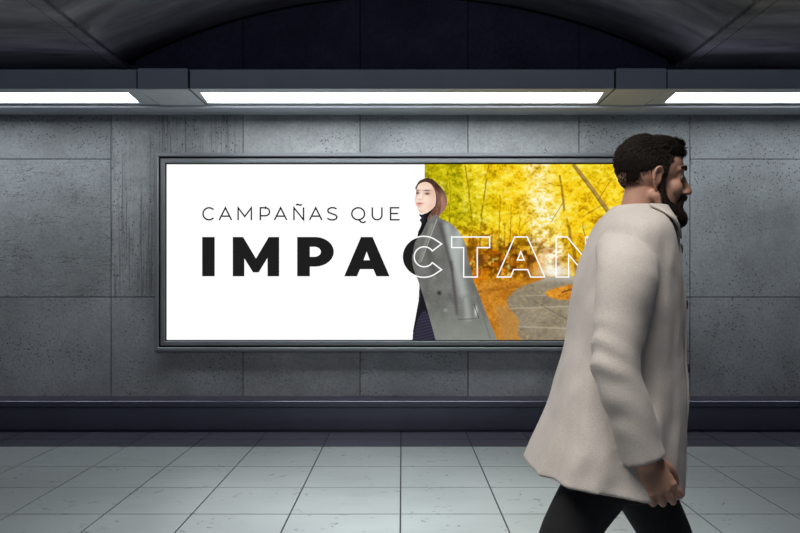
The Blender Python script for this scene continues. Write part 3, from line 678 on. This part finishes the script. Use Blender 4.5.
NEAR = [Vector((hip.x - .02, -.085, .90)), Lp(569, 533, -.10), Vector((-.235, -.095, .47)), Vector((-.50, -.10, .155)), Vector((-.40, -.105, .045)), Vector((-.545, -.10, .13))]
FARL = [Vector((hip.x + .01, .085, .90)), Lp(665, 533, .09), Vector((.195, .09, .49)), Vector((.32, .095, .10)), Vector((.46, .10, .075)), Vector((.30, .095, .055))]
bd = obj('body', headfit(mk_body()), ['skin'], man, True)
for s in (-1, 1):
    bm = bmesh.new(); sph(bm, Hd(.0680, s * .030, .012), .0115, sub=3); e = obj('eye', bm, ['eye_white'], man, True); headfit(e.data)
    bm = bmesh.new(); sph(bm, Hd(.0775, s * .031, .012), (.0030, .0058, .0058), sub=2); headfit(obj('iris', bm, ['iris'], e, True).data)
    # brow
    bm = bmesh.new(); tube(bm, [Hd(.066, s * .046, .036), Hd(.084, s * .032, .043), Hd(.094, s * .012, .038)], [.0035, .005, .004], n=8); headfit(obj('eyebrow', bm, ['hair'], man, True).data)
def strands(bm, me, n, length, rad, flow, seed, keep=lambda p: True):
    r = random.Random(seed); ps = me.polygons; k = 0
    cum = list(range(len(ps)))
    while k < n:
        f = ps[r.choice(cum)]; p, nn = f.center.copy(), f.normal.copy()
        k += 1
        if not keep(p): continue
        fl = flow(p); t = (fl - nn * fl.dot(nn)); t = t.normalized() if t.length > 1e-4 else nn
        L = length(p) * r.uniform(.7, 1.2); j = Vector((r.uniform(-1, 1), r.uniform(-1, 1), r.uniform(-1, 1))) * .18
        d0 = (t + nn * .45 + j).normalized(); d1 = (t + nn * .05 + j).normalized()
        q = [p - nn * .002, p + d0 * L * .5, p + d0 * L * .5 + d1 * L * .5]; rr = [rad, rad * .8, rad * .1]; rs = []
        for i in range(3):
            x = d0.orthogonal().normalized(); z = d0.cross(x); rs.append([bm.verts.new(q[i] + (x * math.cos(a) + z * math.sin(a)) * rr[i]) for a in (0, 2.09, 4.19)])
        for a, b in zip(rs, rs[1:]):
            for i in range(3): bm.faces.new((a[i], a[(i + 1) % 3], b[(i + 1) % 3], b[i]))
# hair: cropped sides, fuller swept top
bm = bmesh.new()
sph(bm, Hd(-.022, 0, .050), (.091, .078, .079)); sph(bm, Hd(-.046, 0, .020), (.054, .064, .054))
sph(bm, Hd(.010, 0, .090), (.076, .064, .038)); sph(bm, Hd(.046, 0, .094), (.042, .054, .029)); sph(bm, Hd(-.03, 0, .090), (.060, .062, .040))
for s in (-1, 1): sph(bm, Hd(.008, s * .067, .03), (.014, .010, .040))
hm = melt(bm, .004, 14); fb = bmesh.new(); fb.from_mesh(hm)
hz = HC.z
def hflow(p):
    t = min(1, max(0, (p.z - hz - .05) / .07)); return Vector((-.25 - .65 * t, 0, -1 + 1.25 * t))
strands(fb, hm, 9000, lambda p: .011 + .013 * min(1, max(0, (p.z - hz - .05) / .05)), .0011, hflow, 5)
headfit(obj('hair', fb, ['hair'], man, True).data)
bm = bmesh.new()
limb(bm, [Hd(.010, 0, -.092), Hd(.045, 0, -.100), Hd(.074, 0, -.098)], [.026, .030, .024], n=16); sph(bm, Hd(.078, 0, -.088), (.018, .028, .022))
for s in (-1, 1):
    limb(bm, [Hd(.010, s * .068, .015), Hd(.008, s * .064, -.03), Hd(.020, s * .054, -.070), Hd(.052, s * .034, -.096), Hd(.078, s * .012, -.102)], [.005, .010, .018, .025, .024], n=14)
    limb(bm, [Hd(.097, s * .003, -.042), Hd(.090, s * .018, -.046), Hd(.076, s * .032, -.060), Hd(.070, s * .032, -.082)], [.0065, .0075, .009, .012], n=10)
me_b = melt(bm, .004, 3); fb = bmesh.new(); fb.from_mesh(me_b)
strands(fb, me_b, 7000, lambda p: .009, .0010, lambda p: Vector((.35, 0, -1)), 8)
headfit(obj('beard', fb, ['beard'], man, True).data)

# trousers
bm = bmesh.new()
tube(bm, [Vector((hip.x, 0, .80)), Vector((hip.x, 0, .90)), Vector((hip.x + .005, 0, 1.04))], [(.155, .115), (.178, .125), (.165, .118)], n=28)
for K, s in ((NEAR, -1), (FARL, 1)):
    tube(bm, [K[0] + Vector((0, 0, .02)), K[1], K[2], K[2].lerp(K[3], .5), K[3] + (K[2] - K[3]).normalized() * .03], [(.086, .096), (.072, .073), (.068, .072), (.066, .072), (.064, .074)], n=24, wrinkle=lambda t: .02 * math.sin(t * 55) * t)
obj('trousers', melt(bm, .006, 6), ['trousers'], man, True)
# shoes
for K in (NEAR, FARL):
    bm = bmesh.new(); a, f, h = K[3], K[4], K[5]; d = (f - h).normalized(); tip = f + d * .075; tip.z = max(.038, tip.z)
    up = Vector((0, 1, 0)).cross(d); up = -up if up.z < 0 else up
    tube(bm, [h - d * .01 - up * .012, h + d * .06 - up * .018, f - up * .012, tip - up * .004], [(.036, .036), (.040, .034), (.048, .026), (.030, .017)], n=20)
    limb(bm, [a + Vector((0, 0, .03)), h + d * .05], [.047, .044], n=16)
    sph(bm, h - up * .002, (.038, .036, .036)); sph(bm, tip, (.034, .036, .018))
    o = obj('shoe', melt(bm, .005, 4), ['shoe'], man, True)
# shirt collar under the coat
bm = bmesh.new()
tube(bm, [NB + Vector((.0, 0, -.03)), NB + Vector((.008, 0, .015)), NB + Vector((.018, 0, .052))], [(.084, .088), (.070, .074), (.064, .068)], n=32)
obj('shirt', bm, ['shirt'], man, True)

# coat
secs = [  # y px, left px, right px, half width in depth
    (205, 616, 659, .070), (212, 608, 661, .098), (222, 600, 663, .160), (236, 593, 666, .192), (262, 583, 670, .200), (300, 574, 674, .198), (340, 568, 676, .195), (380, 560, 676, .200), (420, 549, 676, .215), (450, 538, 675, .230), (477, 527, 674, .240)]
S4 = []
for y, l, r, hw in secs: S4.append((Lp(0, y).z, (Lp(l, y).x + Lp(r, y).x) / 2, (Lp(r, y).x - Lp(l, y).x) / 2 , hw))
S4 = spl(S4, 9, False) + [S4[-1]]
NA = 180; bm = bmesh.new(); rings = []
ztop_, zhem = S4[0][0], S4[-1][0]
for k, (z, xc, rx, ry) in enumerate(S4):
    t = (ztop_ - z) / (ztop_ - zhem); rg = []
    for i in range(NA):
        a = 2 * math.pi * i / NA; ca, sa = math.cos(a), math.sin(a); e = .86
        ux, uy = math.copysign(abs(ca) ** e, ca), math.copysign(abs(sa) ** e, sa)
        fold = 1 + (.030 * math.sin(9 * a + 1.3 + .8 * t) + .022 * math.sin(14 * a + 2.2)) * max(0, t - .35) ** 1.3 * 1.7
        nz = noise.noise(Vector((ca * 2.2, sa * 2.2, z * 7.0))) * .012 + noise.noise(Vector((ca * 5, sa * 5, z * 16))) * .004
        fold += nz / .2 * min(1, t * 4)
        x = xc + rx * ux * fold; y = ry * uy * fold
        rg.append(bm.verts.new((x, y, z + (-.030 * ux + .004) * max(0, t - .5) * 2)))
    rings.append(rg)
for a, b in zip(rings, rings[1:]):
    for i in range(NA): bm.faces.new((a[i], b[i], b[(i + 1) % NA], a[(i + 1) % NA]))
coat = obj('coat', bm, ['coat_wool'], man, True)
coat['label'] = 'long beige wool coat'
def coat_at(t, a, off=.006):
    """point on the coat's surface"""
    k = min(max(t, 0), 1) * (len(rings_co) - 1); k0 = int(k); k1 = min(k0 + 1, len(rings_co) - 1); i = int(round(a / (2 * math.pi) * NA)) % NA
    p = rings_co[k0][i].lerp(rings_co[k1][i], k - k0); c = Vector((S4[k0][1], 0, p.z)); d = (p - c); return p + d.normalized() * off
me = coat.data; rings_co = [[me.vertices[k * NA + i].co.copy() for i in range(NA)] for k in range(len(S4))]
def strip(name, rows, off, thick=.006, mat='coat_wool', parent=coat):
    """a patch of cloth lying on the coat; rows of (t, a) points"""
    bm = bmesh.new(); V = [[bm.verts.new(coat_at(t, a, off)) for t, a in row] for row in rows]
    for p, q in zip(V, V[1:]):
        for i in range(len(p) - 1): bm.faces.new((p[i], p[i + 1], q[i + 1], q[i]))
    fixn(bm); o = obj(name, bm, [mat], parent, True); s = o.modifiers.new('t', 'SOLIDIFY'); s.thickness = thick; s.offset = 0; return o
ta = lambda k, a0, a1, n=8: [(k, R(a0 + (a1 - a0) * i / n)) for i in range(n + 1)]
strip('front_flap', [ta(.10 + .90 * k / 40, -28 + 6 * k / 40, -3) for k in range(41)], .006)
strip('lapel', [ta(.05 + .27 * k / 14, -88 + 62 * (k / 14), -20 - 5 * k / 14) for k in range(15)], .014)
strip('lapel', [ta(.05 + .27 * k / 14, 82 - 60 * (k / 14), 10 - 2 * k / 14) for k in range(15)], .014)
# turned-up collar
bm = bmesh.new(); rgs = []
for k in range(7):
    u = k / 6; z = u * .065; c = Vector((NB.x + .012 + u * .012, 0, NB.z + .006 + z))
    rr = .094 - .012 * math.sin(u * 3.1) ; rg = []
    for i in range(41):
        a = R(28 + 304 * i / 40); rg.append(bm.verts.new(c + Vector((math.cos(a) * rr * .98, math.sin(a) * rr, -.030 * (1 - abs(math.cos(a / 2))) * u + .012 * math.cos(a) * -u))))
    rgs.append(rg)
for a, b in zip(rgs, rgs[1:]):
    for i in range(40): bm.faces.new((a[i], a[i + 1], b[i + 1], b[i]))
fixn(bm); o = obj('collar', bm, ['coat_wool'], coat, True); s = o.modifiers.new('t', 'SOLIDIFY'); s.thickness = .008; s.offset = 0
for k in range(3):
    bm = bmesh.new(); p = coat_at(.36 + .15 * k, R(-17), .013); d = (p - Vector((S4[0][1] * 0 + .02, 0, p.z))).normalized()
    M = Matrix.Translation(p) @ d.to_track_quat('Z', 'Y').to_matrix().to_4x4()
    bmesh.ops.create_cone(bm, cap_ends=True, segments=20, radius1=.013, radius2=.0115, depth=.005, matrix=M); obj('button', bm, ['horn'], coat, False)
# sleeves
def sleeve(K, s):
    bm = bmesh.new(); sh, el, wr = K[0], K[1], K[2]; end = wr + (K[3].normalized()) * .0
    wk = None
    top = sh + Vector((-.002, -s * .10, .004))
    tube(bm, [top, sh + (el - sh) * .18, sh.lerp(el, .6), el, el.lerp(wr, .5), end], [(.048, .060), (.060, .074), (.058, .068), (.053, .060), (.049, .054), (.047, .051)], n=40, wrinkle=wk, sub=12, caps=False)
    bm.verts.ensure_lookup_table(); bm.faces.new([bm.verts[i] for i in range(40)][::-1])
    sph(bm, top + (sh - top) * .3, (.045, .03, .03), sub=3)
    bm.normal_update()
    for vv in bm.verts:
        p = vv.co; t = (sh.z - p.z) / (sh.z - wr.z)
        amp = .0048 * (math.exp(-((t - .55) / .20) ** 2) + .55 * math.exp(-((t - .9) / .14) ** 2) + .25 * math.exp(-((t - .15) / .1) ** 2))
        q = noise.noise(p * 9) * 2.6; front = .55 + .45 * math.sin(p.x * 30 + p.z * 5)
        vv.co = p + vv.normal * (amp * front * math.sin(p.z * 92 + p.x * 38 + p.y * 20 + q * 1.6) + .007 * noise.noise(p * 7 + Vector((3, 1, 2))))
    me = bpy.data.meshes.new('sleeve'); bm.to_mesh(me); bm.free(); return me
# the sleeves are sewn into the body of the coat: one continuous cloth with an open hem and open cuffs
cloth = bmesh.new()
for me in (coat.data, sleeve(ARM, -1), sleeve(FAR, 1)):
    tmp = bpy.data.objects.new('tmp', me); C.objects.link(tmp); m = tmp.modifiers.new('t', 'SOLIDIFY'); m.thickness = .013; m.offset = -1
    out = bpy.data.meshes.new_from_object(tmp.evaluated_get(bpy.context.evaluated_depsgraph_get())); cloth.from_mesh(out); bpy.data.objects.remove(tmp)
nm = melt(cloth, .0045, 12); nm.materials.clear(); nm.materials.append(MATS['coat_wool']); nm.polygons.foreach_set('use_smooth', [True] * len(nm.polygons))
coat.data = nm
